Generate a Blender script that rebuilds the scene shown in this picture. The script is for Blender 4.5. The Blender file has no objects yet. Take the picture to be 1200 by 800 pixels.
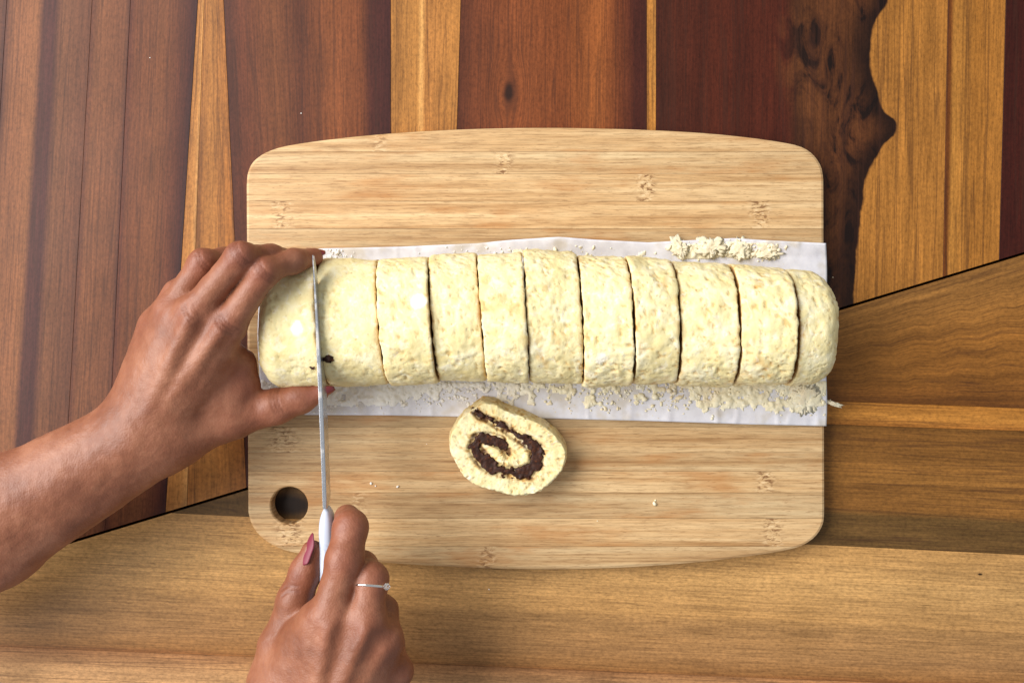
import bpy, bmesh, math, random
import numpy as np
from mathutils import Vector

random.seed(7)
rng = np.random.default_rng(11)
scn = bpy.context.scene
COL = scn.collection

# ------------------------------------------------------------------ camera, light, exposure
H = 0.62                     # camera height above the table top
S0 = 0.70 / 1200.0           # metres per photo pixel on the table top
cam_d = bpy.data.cameras.new("camera")
cam = bpy.data.objects.new("camera", cam_d)
COL.objects.link(cam)
cam.location = (0, 0, H)
cam.rotation_euler = (0, 0, 0)
cam_d.sensor_width = 36
cam_d.lens = 18.0 / (0.35 / H)
cam_d.clip_start = 0.01
cam_d.clip_end = 50
scn.camera = cam

w = bpy.data.worlds.new("World")
scn.world = w
w.use_nodes = True
w.node_tree.nodes["Background"].inputs[0].default_value = (0.90, 0.94, 1.0, 1)
w.node_tree.nodes["Background"].inputs[1].default_value = 0.44


def area(name, loc, target, sx, sy, power, col):
    d = bpy.data.lights.new(name, 'AREA')
    d.shape = 'RECTANGLE'
    d.size, d.size_y = sx, sy
    d.energy = power
    d.color = col
    o = bpy.data.objects.new(name, d)
    o.location = loc
    o.rotation_euler = (Vector(target) - Vector(loc)).to_track_quat('-Z', 'Y').to_euler()
    COL.objects.link(o)
    return o


area("window_light", (-1.35, 0.46, 1.32), (0.0, 0, 0), 2.1, 1.25, 77, (1.0, 0.975, 0.955))

scn.view_settings.view_transform = 'Standard'
scn.view_settings.look = 'None'
scn.view_settings.exposure = 0.0
scn.view_settings.gamma = 1.0
scn.view_settings.use_curve_mapping = False


# ------------------------------------------------------------------ helpers
def P(px, py, z):
    """point of the place at height z that the photo shows at (px, py)"""
    k = S0 * (H - z) / H
    return ((px - 600.0) * k, (400.0 - py) * k, z)


def PX(px, z):
    return (px - 600.0) * S0 * (H - z) / H


def PY(py, z):
    return (400.0 - py) * S0 * (H - z) / H


def srgb(r, g, b, k=1.0):
    f = lambda c: (c / 255.0 / 12.92 if c / 255.0 <= 0.04045 else ((c / 255.0 + 0.055) / 1.055) ** 2.4) * k
    return (f(r), f(g), f(b), 1.0)


def tag(o, label=None, cat=None, group=None, kind=None):
    if label: o["label"] = label
    if cat: o["category"] = cat
    if group: o["group"] = group
    if kind: o["kind"] = kind
    return o


def empty(name, loc):
    o = bpy.data.objects.new(name, None)
    o.empty_display_size = 0.02
    o.location = loc
    COL.objects.link(o)
    return o


def link(name, me, mats, parent=None, smooth=True):
    o = bpy.data.objects.new(name, me)
    COL.objects.link(o)
    for m in (mats if isinstance(mats, (list, tuple)) else [mats]):
        me.materials.append(m)
    if smooth:
        me.shade_smooth()
    if parent:
        o.parent = parent
        o.matrix_parent_inverse = parent.matrix_basis.inverted()
    return o


def mesh(name, verts, faces):
    me = bpy.data.meshes.new(name)
    me.from_pydata([tuple(map(float, v)) for v in verts], [], [tuple(map(int, f)) for f in faces])
    me.update()
    return me


def fix_normals(me):
    bm = bmesh.new(); bm.from_mesh(me)
    bmesh.ops.recalc_face_normals(bm, faces=bm.faces)
    bm.to_mesh(me); bm.free()


def attr(me, name, vals):
    a = me.attributes.new(name, 'FLOAT', 'POINT')
    a.data.foreach_set('value', np.ascontiguousarray(vals, dtype=np.float32))


# numpy value noise ------------------------------------------------
_T = np.random.default_rng(3).random(65536).astype(np.float32)


def vnoise(p, seed=0):
    i = np.floor(p).astype(np.int64)
    f = p - i
    f = f * f * f * (f * (f * 6 - 15) + 10)
    def h(a, b, c):
        n = (a * 73856093) ^ (b * 19349663) ^ (c * 83492791) ^ (seed * 2654435761)
        n = (n ^ (n >> 13)) * 1274126177
        return _T[(n ^ (n >> 16)) & 65535]
    x, y, z = i[..., 0], i[..., 1], i[..., 2]
    fx, fy, fz = f[..., 0], f[..., 1], f[..., 2]
    l = lambda a, b, t: a + (b - a) * t
    return l(l(l(h(x, y, z), h(x + 1, y, z), fx), l(h(x, y + 1, z), h(x + 1, y + 1, z), fx), fy),
             l(l(h(x, y, z + 1), h(x + 1, y, z + 1), fx), l(h(x, y + 1, z + 1), h(x + 1, y + 1, z + 1), fx), fy), fz) * 2 - 1


def fbm(p, scale, octv=3, seed=0):
    r = 0; a = 1.0; tot = 0
    for k in range(octv):
        r = r + a * vnoise(p * scale + 17.3 * k, seed + k)
        tot += a; a *= 0.5; scale *= 2.03
    return r / tot


def smooth01(x, a, b):
    t = np.clip((x - a) / (b - a), 0, 1)
    return t * t * (3 - 2 * t)


# shader helper ----------------------------------------------------
class NT:
    def __init__(self, name):
        self.m = bpy.data.materials.new(name)
        self.m.use_nodes = True
        self.t = self.m.node_tree
        self.n = self.t.nodes
        self.bsdf = self.n["Principled BSDF"]

    def _in(self, sock, v):
        if v is None: return
        if hasattr(v, "is_linked") or isinstance(v, bpy.types.NodeSocket):
            self.t.links.new(v, sock)
        else:
            sock.default_value = v

    def coord(self, which="Object"):
        return self.n.new("ShaderNodeTexCoord").outputs[which]

    def attr(self, name):
        a = self.n.new("ShaderNodeAttribute"); a.attribute_name = name
        return a.outputs["Fac"]

    def mapping(self, v, scale=(1, 1, 1), loc=(0, 0, 0), rot=(0, 0, 0)):
        m = self.n.new("ShaderNodeMapping")
        self._in(m.inputs[0], v)
        m.inputs[1].default_value = loc; m.inputs[2].default_value = rot; m.inputs[3].default_value = scale
        return m.outputs[0]

    def noise(self, v, scale=1.0, detail=2.0, rough=0.5, dist=0.0):
        n = self.n.new("ShaderNodeTexNoise")
        self._in(n.inputs["Vector"], v)
        n.inputs["Scale"].default_value = scale; n.inputs["Detail"].default_value = detail
        n.inputs["Roughness"].default_value = rough; n.inputs["Distortion"].default_value = dist
        return n.outputs["Fac"]

    def voro(self, v, scale=1.0, feature='F1', rnd=1.0):
        n = self.n.new("ShaderNodeTexVoronoi"); n.feature = feature
        self._in(n.inputs["Vector"], v)
        n.inputs["Scale"].default_value = scale
        n.inputs["Randomness"].default_value = rnd
        return n.outputs["Distance"]

    def math(self, op, a, b=0.0, c=None, clamp=False):
        n = self.n.new("ShaderNodeMath"); n.operation = op; n.use_clamp = clamp
        self._in(n.inputs[0], a); self._in(n.inputs[1], b)
        if c is not None: self._in(n.inputs[2], c)
        return n.outputs[0]

    def ramp(self, f, stops, interp='LINEAR'):
        n = self.n.new("ShaderNodeValToRGB")
        self._in(n.inputs[0], f)
        cr = n.color_ramp; cr.interpolation = interp
        stops = sorted(stops, key=lambda s: s[0])
        while len(cr.elements) < len(stops): cr.elements.new(0.5)
        for e, (p, c) in zip(cr.elements, stops):
            e.position = min(max(p, 0), 1)
        for e, (p, c) in zip(cr.elements, stops):
            e.color = c if isinstance(c, (tuple, list)) else (c, c, c, 1)
        return n.outputs[0]

    def sm(self, f, a, b, lo=0.0, hi=1.0):
        n = self.n.new("ShaderNodeMapRange"); n.interpolation_type = 'SMOOTHSTEP'
        self._in(n.inputs[0], f)
        n.inputs[1].default_value = a; n.inputs[2].default_value = b
        n.inputs[3].default_value = lo; n.inputs[4].default_value = hi
        return n.outputs[0]

    def mix(self, f, a, b, mode='MIX'):
        n = self.n.new("ShaderNodeMix"); n.data_type = 'RGBA'; n.blend_type = mode
        self._in(n.inputs[0], f); self._in(n.inputs[6], a); self._in(n.inputs[7], b)
        return n.outputs[2]

    def xyz(self, v):
        n = self.n.new("ShaderNodeSeparateXYZ"); self._in(n.inputs[0], v)
        return n.outputs

    def comb(self, x, y, z=0.0):
        n = self.n.new("ShaderNodeCombineXYZ")
        self._in(n.inputs[0], x); self._in(n.inputs[1], y); self._in(n.inputs[2], z)
        return n.outputs[0]

    def bump(self, h, strength=0.3, dist=0.001):
        n = self.n.new("ShaderNodeBump")
        n.inputs["Strength"].default_value = strength; n.inputs["Distance"].default_value = dist
        self._in(n.inputs["Height"], h)
        self.t.links.new(n.outputs[0], self.bsdf.inputs["Normal"])

    def set(self, color=None, rough=None, **kw):
        if color is not None: self._in(self.bsdf.inputs["Base Color"], color)
        if rough is not None: self._in(self.bsdf.inputs["Roughness"], rough)
        for k, v in kw.items():
            self._in(self.bsdf.inputs[k.replace("_", " ")], v)
        return self.m


# ------------------------------------------------------------------ table of glued planks
def wood(name, stops, width, seed, grain=1.0, heart=None, wobble=0.05, knots_and_shade=(), rough=0.50, streak=0.32, spec=0.20, veins=.40):
    """stops run across the plank (u 0..1); v is metres along the grain"""
    t = NT(name)
    uv = t.xyz(t.coord("UV"))
    across = t.math('MULTIPLY', uv[0], width)
    along = uv[1]
    # grain swerves round each knot and round the painted hole shade
    push = None
    kmask = None
    for (ku, kv, kr) in knots_and_shade:
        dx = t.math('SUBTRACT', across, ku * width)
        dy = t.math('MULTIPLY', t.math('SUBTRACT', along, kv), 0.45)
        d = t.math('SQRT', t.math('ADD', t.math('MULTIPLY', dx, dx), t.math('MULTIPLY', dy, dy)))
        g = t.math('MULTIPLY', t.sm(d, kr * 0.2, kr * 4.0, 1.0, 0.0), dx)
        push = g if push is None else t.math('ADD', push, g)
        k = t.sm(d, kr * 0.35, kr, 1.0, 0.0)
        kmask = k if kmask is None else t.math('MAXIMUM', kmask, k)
    a2 = across if push is None else t.math('SUBTRACT', across, push)
    base = t.comb(t.math('ADD', a2, seed * 1.7), t.math('ADD', along, seed * 0.61), seed)
    wob = t.noise(t.mapping(base, (22, 3.2, 1)), 1, 3, 0.5)
    u2 = t.math('ADD', t.math('DIVIDE', a2, width), t.math('MULTIPLY', t.math('SUBTRACT', wob, 0.5), wobble * 2))
    col = t.ramp(u2, stops)
    if heart:
        crv, sap = heart     # crv: list of (v, u) of the heartwood edge
        c = t.n.new("ShaderNodeFloatCurve")
        t._in(c.inputs[1], t.math('DIVIDE', t.math('ADD', along, 0.30), 0.60))
        cm = c.mapping.curves[0]
        pts = [((v + 0.30) / 0.60, u) for v, u in crv]
        pts.sort()
        while len(cm.points) < len(pts): cm.points.new(0.5, 0.5)
        for q, (a, b) in zip(cm.points, pts): q.location = (a, b)
        c.mapping.update()
        edge = t.math('ADD', c.outputs[0], t.math('MULTIPLY', t.math('SUBTRACT', t.noise(t.mapping(base, (60, 40, 1)), 1, 3, 0.6), 0.5), 0.03))
        diff = t.math('SUBTRACT', uv[0], edge)
        rim = t.math('MULTIPLY', t.sm(diff, -0.12, -0.01), t.sm(diff, -0.005, 0.008, 1, 0))
        burl = t.noise(t.mapping(base, (55, 22, 1)), 1, 4, 0.6, 1.6)
        bz = t.math('MULTIPLY', t.sm(diff, -0.36, -0.24), t.sm(burl, 0.42, 0.62))
        hw = t.mix(t.math('MULTIPLY', bz, 0.75), col, srgb(112, 66, 34))
        hw = t.mix(t.math('MULTIPLY', t.math('MULTIPLY', t.sm(diff, -0.36, -0.2), t.sm(burl, 0.38, 0.48, 1, 0)), 0.92), hw, srgb(26, 13, 9))
        hw = t.mix(t.math('MULTIPLY', rim, 0.9), hw, srgb(28, 13, 8))
        col = t.mix(t.sm(diff, -0.004, 0.006), hw, sap)
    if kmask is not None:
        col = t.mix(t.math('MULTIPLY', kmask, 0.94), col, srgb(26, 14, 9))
    # figure: broad streaks, fine grain, pores
    broad = t.noise(t.mapping(base, (140, 5, 1)), 1, 4, 0.6)
    fine = t.noise(t.mapping(base, (900, 28, 1)), 1, 3, 0.6)
    pore = t.noise(t.mapping(base, (1500, 60, 1)), 1, 2, 0.5)
    mott = t.noise(t.mapping(base, (30, 20, 1)), 1, 5, 0.65)
    speck = t.noise(t.mapping(base, (620, 300, 1)), 1, 4, 0.75)
    vein = t.noise(t.mapping(base, (75, 1.6, 1)), 1, 3, 0.55)
    col = t.mix(streak, col, t.ramp(broad, [(0.25, srgb(120, 105, 95)), (0.5, srgb(215, 212, 208)), (0.75, (1.25, 1.2, 1.12, 1))]), 'MULTIPLY')
    col = t.mix(0.45 * grain, col, t.ramp(fine, [(0.28, srgb(130, 118, 105)), (0.55, (0.95, 0.95, 0.95, 1)), (0.75, (1.3, 1.27, 1.2, 1))]), 'MULTIPLY')
    col = t.mix(0.5, col, t.ramp(mott, [(0.3, (0.68, 0.66, 0.62, 1)), (0.65, (1.12, 1.12, 1.12, 1))]), 'MULTIPLY')
    col = t.mix(0.75, col, t.ramp(speck, [(0.30, (0.55, 0.52, 0.5, 1)), (0.5, (1, 1, 1, 1)), (0.72, (1.4, 1.36, 1.3, 1))]), 'MULTIPLY')
    col = t.mix(t.math('MULTIPLY', t.sm(t.math('ABSOLUTE', t.math('SUBTRACT', vein, .5)), .020, .0), veins), col, srgb(58, 32, 22))
    col = t.mix(t.math('MULTIPLY', t.sm(pore, 0.63, 0.72), 0.45), col, srgb(60, 35, 20), 'MIX')
    h = t.math('ADD', t.math('MULTIPLY', fine, 0.6), t.math('MULTIPLY', pore, -0.5))
    t.bump(h, 0.12, 0.0004)
    r = t.math('ADD', t.math('MULTIPLY', t.noise(t.coord("Object"), 9, 4, 0.6), 0.16), rough - 0.08)
    return t.set(col, r, Specular_IOR_Level=spec)


table = empty("dining_table", (0, 0, 0))
tag(table, "glossy dining table top of mixed dark and golden wood planks under the cutting board", "table")
TH = 0.028
GAP = 0.00008


def plank(corners, across_axis, mat, label=None):
    """corners: 4 px points; edge a = c0->c1 and edge b = c3->c2 run along the grain"""
    c = [np.array(P(x, y, 0)[:2]) for x, y in corners]
    n = 16
    V = []; UV = []; F = []
    bev = 0.00012
    for j in range(n + 1):
        s = j / n
        a = c[0] * (1 - s) + c[1] * s
        b = c[3] * (1 - s) + c[2] * s
        d = (b - a); L = np.linalg.norm(d); d = d / max(L, 1e-9)
        prof = [(GAP, -TH), (GAP, -bev), (GAP + bev, 0), (L - GAP - bev, 0), (L - GAP, -bev), (L - GAP, -TH)]
        for (q, z) in prof:
            p = a + d * q
            V.append((p[0], p[1], z)); UV.append((q / L, p[1] if across_axis == 'x' else p[0]))
    m = 6
    for j in range(n):
        for k in range(m):
            F.append((j * m + k, j * m + (k + 1) % m, (j + 1) * m + (k + 1) % m, (j + 1) * m + k))
    F.append(tuple(range(m - 1, -1, -1))); F.append(tuple(n * m + k for k in range(m)))
    me = mesh("plank", V, F)
    ul = me.uv_layers.new(name="UVMap")
    for lp in me.loops:
        ul.data[lp.index].uv = UV[lp.vertex_index]
    fix_normals(me)
    o = link("plank", me, mat, table, smooth=False)
    if label: o["label"] = label
    return o


def gx(px, off=0.0):         # groove line of the table
    return 660.0 - 0.3026 * px + off


def meet(x0, x1, off):       # where the upper plank edge (x0 at y=0, x1 at y=600) meets the groove
    k = (x1 - x0) / 600.0
    y = (660.0 + off - 0.3026 * x0) / (1 + 0.3026 * k)
    return (x0 + k * y, y)


TOP = -330
def upper(x0, x1, x2, x3, mat, label=None):
    """left edge x0 (y=0) -> x1 (y=600), right edge x2 -> x3"""
    kl = (x1 - x0) / 600.0; kr = (x3 - x2) / 600.0
    l0 = (x0 + kl * TOP, TOP); r0 = (x2 + kr * TOP, TOP)
    return plank([l0, meet(x0, x1, -1.6), meet(x2, x3, -1.6), r0], 'x', mat, label)


D = 1.0
W = lambda px: px * S0
red = srgb(118, 64, 40)
M_far_left = wood("wood_far_left", [(0, srgb(86, 51, 36)), (.5, srgb(113, 69, 47)), (1, srgb(82, 45, 34))], W(140), 1)
M_l1 = wood("wood_walnut_stripe", [(0, srgb(81, 44, 32)), (.08, srgb(131, 81, 50)), (.36, srgb(135, 85, 52)), (.43, srgb(82, 44, 36)),
                                   (.56, srgb(75, 39, 34)), (.66, srgb(117, 73, 47)), (1, srgb(100, 59, 39))], W(100), 2, wobble=.05)
M_l2 = wood("wood_brown_a", [(0, srgb(93, 51, 34)), (.2, srgb(124, 76, 47)), (.9, srgb(111, 66, 42)), (1, srgb(75, 39, 29))], W(45), 3)
M_l3 = wood("wood_red_brown_a", [(0, srgb(91, 47, 32)), (.12, srgb(109, 62, 37)), (.5, srgb(117, 69, 41)), (.8, srgb(93, 49, 32)), (.92, srgb(73, 35, 27)), (1, srgb(52, 25, 24))], W(80), 4)
M_l4 = wood("wood_gold_narrow", [(0, srgb(168, 110, 54)), (.7, srgb(184, 126, 66)), (1, srgb(206, 150, 88))], W(12), 5, streak=.4)
M_l5 = wood("wood_gold_wide", [(0, srgb(158, 102, 50)), (.4, srgb(174, 116, 58)), (.9, srgb(166, 106, 50)), (1, srgb(150, 94, 44))], W(35), 6, streak=.4)
M_u1 = wood("wood_red_brown_b", [(0, srgb(75, 39, 27)), (.12, srgb(99, 52, 31)), (.3, srgb(115, 66, 36)), (.45, srgb(93, 49, 29)), (.65, srgb(131, 74, 39)), (.82, srgb(113, 61, 32)), (.88, srgb(75, 35, 26)), (1, srgb(64, 28, 24))], W(190), 7)
M_u2 = wood("wood_gold_b", [(0, srgb(166, 112, 54)), (.4, srgb(178, 122, 60)), (.46, srgb(214, 160, 92)), (.52, srgb(174, 116, 58)), (1, srgb(180, 122, 60))], W(78), 8, streak=.45)
M_u3 = wood("wood_red_brown_c", [(0, srgb(84, 42, 24)), (.1, srgb(114, 60, 32)), (.35, srgb(136, 74, 38)), (.55, srgb(124, 66, 32)), (.75, srgb(148, 84, 40)), (.86, srgb(110, 56, 30)), (.92, srgb(72, 32, 22)), (1, srgb(66, 30, 22))], W(218), 9,
             knots_and_shade=[(0.27, 0.170, 0.0042)])
M_u4 = wood("wood_gold_thin", [(0, srgb(178, 118, 52)), (1, srgb(196, 134, 62))], W(10), 10, streak=.3)
M_u5 = wood("wood_heart", [(0, srgb(74, 34, 20)), (.2, srgb(84, 36, 20)), (.45, srgb(78, 32, 18)), (.5, srgb(72, 40, 22)), (.75, srgb(84, 46, 24)), (1, srgb(60, 30, 18))], W(342), 11, streak=.55,
            heart=([(-.30, .66), (-.02, .695), (.03, .69), (.09, .71), (.115, .735), (.135, .79), (.1455, .826), (.157, .79), (.172, .758), (.192, .735), (.215, .745), (.234, .79), (.30, .81)],
                   srgb(182, 122, 54)))
M_u6 = wood("wood_gold_c", [(0, srgb(108, 58, 22)), (.06, srgb(120, 68, 26)), (.12, srgb(190, 130, 58)), (.5, srgb(176, 116, 48)), (1, srgb(178, 118, 50))], W(68), 12, streak=.5)
M_u7 = wood("wood_dark_right", [(0, srgb(62, 22, 14)), (.5, srgb(78, 30, 18)), (1, srgb(92, 42, 24))], W(130), 13)

upper(-280, -330, -138, -176, M_far_left)
upper(-138, -176, 8, -28, M_l2)
upper(8, -28, 108, 74, M_l1, "walnut brown plank with a dark purple streak")
upper(108, 74, 153, 124, M_l2)
upper(153, 124, 232, 194, M_l3)
upper(232, 194, 239, 219, M_l4)
upper(239, 219, 262, 290, M_l5, "golden plank that widens towards the near edge")
upper(262, 290, 458, 458, M_u1)
upper(458, 458, 540, 522, M_u2, "golden plank beyond the middle of the board")
upper(540, 522, 758, 758, M_u3, "red brown plank with a small knot")
upper(758, 758, 769, 768, M_u4, "thin golden strip")
upper(769, 768, 1111, 1100, M_u5, "dark plank with a wavy golden sapwood edge")
upper(1111, 1100, 1179, 1163, M_u6)
upper(1179, 1163, 1330, 1310, M_u7)
upper(1330, 1310, 1480, 1460, M_u2)

M_b1 = wood("wood_near_a", [(0, srgb(162, 114, 58)), (.5, srgb(166, 110, 48)), (.8, srgb(148, 96, 40)), (1, srgb(126, 78, 32))], W(180), 21, streak=.6, wobble=.04)
M_b2 = wood("wood_near_gold", [(0, srgb(196, 130, 54)), (.6, srgb(208, 142, 64)), (1, srgb(180, 116, 50))], W(26), 22, streak=.5)
M_b3 = wood("wood_near_b", [(0, srgb(122, 82, 36)), (.08, srgb(140, 94, 42)), (.45, srgb(160, 110, 52)), (.7, srgb(150, 102, 48)), (.76, srgb(114, 84, 44)), (1, srgb(106, 78, 42))], W(140), 23, streak=.55, knots_and_shade=[(.88, -.1523, .0115)])  # dark spot here is painted shade for the board's hanging hole, no knot
M_b4 = wood("wood_near_c", [(0, srgb(200, 152, 92)), (.3, srgb(208, 162, 102)), (.55, srgb(200, 152, 94)), (.62, srgb(178, 134, 84)), (.85, srgb(176, 130, 82)), (.97, srgb(162, 114, 66)), (1, srgb(152, 100, 56))], W(160), 24, streak=.3, veins=.18, rough=.42,
            knots_and_shade=[(.16, .32, .0010)])
M_b5 = wood("wood_near_d", [(0, srgb(172, 120, 76)), (.2, srgb(208, 160, 110)), (.6, srgb(194, 148, 100)), (1, srgb(120, 80, 44))], W(120), 25, streak=.5)
M_b6 = wood("wood_near_e", [(0, srgb(128, 88, 46)), (1, srgb(110, 74, 38))], W(150), 26)

XR = 1480
def near(b0, k0, b1, k1, mat, label=None, x0=None):
    """between lines y=b0+k0 x and y=b1+k1 x, cut by the groove on the left"""
    def cut(b, k):
        x = (660.0 + 1.6 - b) / (k + 0.3026)
        return (x, b + k * x)
    p0, p1 = cut(b0, k0), cut(b1, k1)
    return plank([p0, (XR, b0 + k0 * XR), (XR, b1 + k1 * XR), p1], 'y', mat, label)


plank([(664, 660 + 1.6 - .3026 * 664), (XR, gx(XR, 1.6)), (XR, 436 + .035 * XR), (664.5, 459.4)], 'y', M_b1)
near(436, .035, 463, .035, M_b2, "narrow golden plank right of the board")
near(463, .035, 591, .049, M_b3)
near(591, .049, 757, .041, M_b4, "wide golden brown plank under the near edge of the board")
near(757, .041, 880, .036, M_b5)
near(880, .036, 1030, .036, M_b6)

t = NT("light_block_dark")  # added panel below the planks, blocks light from below in the groove
t.set(srgb(34, 22, 16), 0.7)
V = []; bmu = bmesh.new()
bmesh.ops.create_cube(bmu, size=1.0)
for v in bmu.verts:
    v.co = Vector((v.co.x * 0.90 + 0.09, v.co.y * 0.60, v.co.z * 0.02 - TH - 0.011))
me = bpy.data.meshes.new("added_light_block"); bmu.to_mesh(me); bmu.free()
link("added_light_block", me, t.m, table, smooth=False)


# ------------------------------------------------------------------ bamboo cutting board
BZ = 0.012


def board_outline(n_side=26):
    """upper half widths in px (board plane), clockwise list"""
    pts = []
    # quarter shapes traced from the photo: left top corner, top arc, right top corner, and the same below
    tl = [(288, 218), (289, 204), (293, 193), (300, 185), (311, 178), (326, 172.5), (345, 168.5), (380, 163.5), (430, 158), (490, 153.5), (560, 150.3), (635, 149)]
    tr = [(710, 150), (780, 152.5), (840, 156.5), (890, 162), (925, 167.5), (940, 171.5), (951, 178), (959, 187), (964, 197), (966, 210)]
    br = [(967, 598), (966, 612), (961, 623), (953, 632), (940, 640), (922, 645), (880, 652), (820, 659), (740, 665), (660, 667.5)]
    bl = [(580, 666.5), (500, 663), (430, 658), (380, 653), (345, 648), (326, 642.5), (311, 634), (300, 624), (293, 612), (290, 600)]
    return np.array([P(x, y, BZ)[:2] for x, y in tl + tr + br + bl])


def resample(poly, n):
    """closed Catmull-Rom through the points"""
    m = len(poly); out = []
    for i in range(m):
        p0, p1, p2, p3 = poly[i - 1], poly[i], poly[(i + 1) % m], poly[(i + 2) % m]
        L = np.linalg.norm(p2 - p1)
        k = max(1, int(round(n * L)))
        if L > 0.1:                       # long straight sides
            out += [p1 + (p2 - p1) * j / 8 for j in range(8)]
            continue
        l0 = np.linalg.norm(p1 - p0); l2 = np.linalg.norm(p3 - p2)
        t1 = (p2 - p0) / (l0 + L) * L; t2 = (p3 - p1) / (L + l2) * L
        if l0 > 0.1: t1 = p2 - p1
        if l2 > 0.1: t2 = p2 - p1
        for j in range(k):
            s = j / k
            out.append(p1 * (2 * s**3 - 3 * s**2 + 1) + t1 * (s**3 - 2 * s**2 + s) + p2 * (-2 * s**3 + 3 * s**2) + t2 * (s**3 - s**2))
    return np.array(out)


def offset(poly, d):
    t_ = np.roll(poly, -1, 0) - np.roll(poly, 1, 0)
    t_ /= np.linalg.norm(t_, axis=1)[:, None]
    nrm = np.stack([t_[:, 1], -t_[:, 0]], 1)
    c = poly.mean(0)
    s = np.sign(((poly - c) * nrm).sum(1).sum())
    return poly + nrm * d * s


def board_bm():
    out = resample(board_outline(), 250)
    hc = np.array(P(339, 592, BZ)[:2]); hr = 21.5 * S0 * (H - BZ) / H
    hole = np.array([hc + hr * np.array([math.cos(a), math.sin(a)]) for a in np.linspace(0, 2 * math.pi, 48, endpoint=False)])
    bm = bmesh.new()
    def rings(poly, sgn):
        R = []
        for d, z in [(-.0018, 0.0003), (-.0004, .0010), (0, .0025), (0, BZ - .0022), (-.0005, BZ - .0007), (-.0020, BZ)]:
            q = offset(poly, d * sgn)
            R.append([bm.verts.new((x, y, z)) for x, y in q])
        n = len(poly)
        for a, b in zip(R[:-1], R[1:]):
            for i in range(n):
                bm.faces.new((a[i], a[(i + 1) % n], b[(i + 1) % n], b[i]))
        return R
    A = rings(out, 1); B = rings(hole, -0.5)
    for k in (0, -1):
        es = []
        for loop in (A[k], B[k]):
            n = len(loop)
            for i in range(n):
                e = bm.edges.get((loop[i], loop[(i + 1) % n])); es.append(e)
        bmesh.ops.triangle_fill(bm, edges=es, use_beauty=True)
    bmesh.ops.recalc_face_normals(bm, faces=bm.faces)
    return bm


def bamboo(name, seed, tone, node_px):
    t = NT(name)
    ob = t.coord("Object")
    base = t.mapping(ob, loc=(seed * 1.31, seed * .77, seed))
    fib = t.noise(t.mapping(base, (45, 900, 1)), 1, 5, .7)
    fib2 = t.noise(t.mapping(base, (3.5, 150, 1)), 1, 5, .62)
    fleck = t.noise(t.mapping(base, (130, 1300, 1)), 1, 3, .65)
    blot = t.noise(t.mapping(base, (11, 50, 1)), 1, 4, .6)
    k = tone
    col = t.ramp(fib2, [(.30, srgb(162 * k, 120 * k, 74 * k)), (.46, srgb(198 * k, 160 * k, 112 * k)), (.70, srgb(220 * k, 190 * k, 144 * k))])
    col = t.mix(.7, col, t.ramp(fib, [(.30, srgb(160, 138, 112)), (.50, (.96, .96, .95, 1)), (.72, (1.22, 1.22, 1.2, 1))]), 'MULTIPLY')
    col = t.mix(t.math('MULTIPLY', t.sm(blot, .52, .70), .60), col, srgb(176, 118, 62))
    col = t.mix(t.math('MULTIPLY', t.sm(fleck, .57, .68), .55), col, srgb(128, 86, 48))
    x = t.xyz(ob)[0]
    h = fib
    for (px, hw, st) in node_px:
        wv = t.noise(t.mapping(base, (70, 110, 1)), 1, 2, .5)
        dx = t.math('ABSOLUTE', t.math('ADD', t.math('SUBTRACT', x, PX(px, BZ)), t.math('MULTIPLY', t.math('SUBTRACT', wv, .5), .010)))
        msk = t.sm(dx, hw * .0001, hw * .00062, 1, 0)
        scr = t.noise(t.mapping(base, (190, 520, 1)), 1, 3, .6, .8)
        dk = t.math('MULTIPLY', msk, t.sm(scr, .52, .60))
        lt = t.math('MULTIPLY', msk, t.sm(scr, .46, .38))
        col = t.mix(t.math('MULTIPLY', dk, st * 1.0), col, srgb(128, 90, 54))
        col = t.mix(t.math('MULTIPLY', lt, st * .6), col, srgb(232, 204, 160))
    t.bump(t.math('ADD', fib, t.math('MULTIPLY', fleck, -.4)), .16, .0004)
    return t.set(col, .50, Specular_IOR_Level=.35)


board = empty("cutting_board", P(627, 408, 0))
tag(board, "pale bamboo cutting board with bowed long edges and a round hanging hole in one corner", "cutting board")
EDG = [130, 178, 204, 236, 268, 300, 334, 370, 408, 446, 482, 500, 530, 552, 577, 607, 640, 690]
NODES = {0: [(445, 14, .6)], 1: [(590, 14, 1.0)], 2: [(757, 14, 1.0)], 3: [(890, 16, .9), (330, 18, .8)], 11: [(332, 26, .8)], 12: [],
         13: [(897, 13, .9)], 15: [(906, 15, .9), (338, 22, .9)], 16: [(572, 14, .8)], 14: [(420, 18, .5)]}
TONES = [1.0, .97, 1.01, 1.02, .93, 1, 1, 1, 1, 1, .90, .99, .95, 1.01, .93, 1.02, .96]
bm0 = board_bm()
for i in range(len(EDG) - 1):
    y_hi = PY(EDG[i], BZ); y_lo = PY(EDG[i + 1], BZ)
    bm = bm0.copy()
    for (yy, nrm) in ((y_hi - .00009, (0, 1, 0)), (y_lo + .00009, (0, -1, 0))):
        r = bmesh.ops.bisect_plane(bm, geom=bm.verts[:] + bm.edges[:] + bm.faces[:], plane_co=(0, yy, 0), plane_no=nrm, clear_outer=True)
        be = [e for e in bm.edges if e.is_boundary]
        if be: bmesh.ops.holes_fill(bm, edges=be, sides=0)
    bmesh.ops.recalc_face_normals(bm, faces=bm.faces)
    me = bpy.data.meshes.new("bamboo_strip"); bm.to_mesh(me); bm.free()
    o = link("bamboo_strip", me, bamboo("bamboo_%02d" % i, i + 1, TONES[i], NODES.get(i, [])), board, smooth=False)
bm0.free()


# ------------------------------------------------------------------ baking paper
def lerp_tab(x, tab):
    xs, ys = zip(*tab)
    return np.interp(x, xs, ys)


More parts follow.
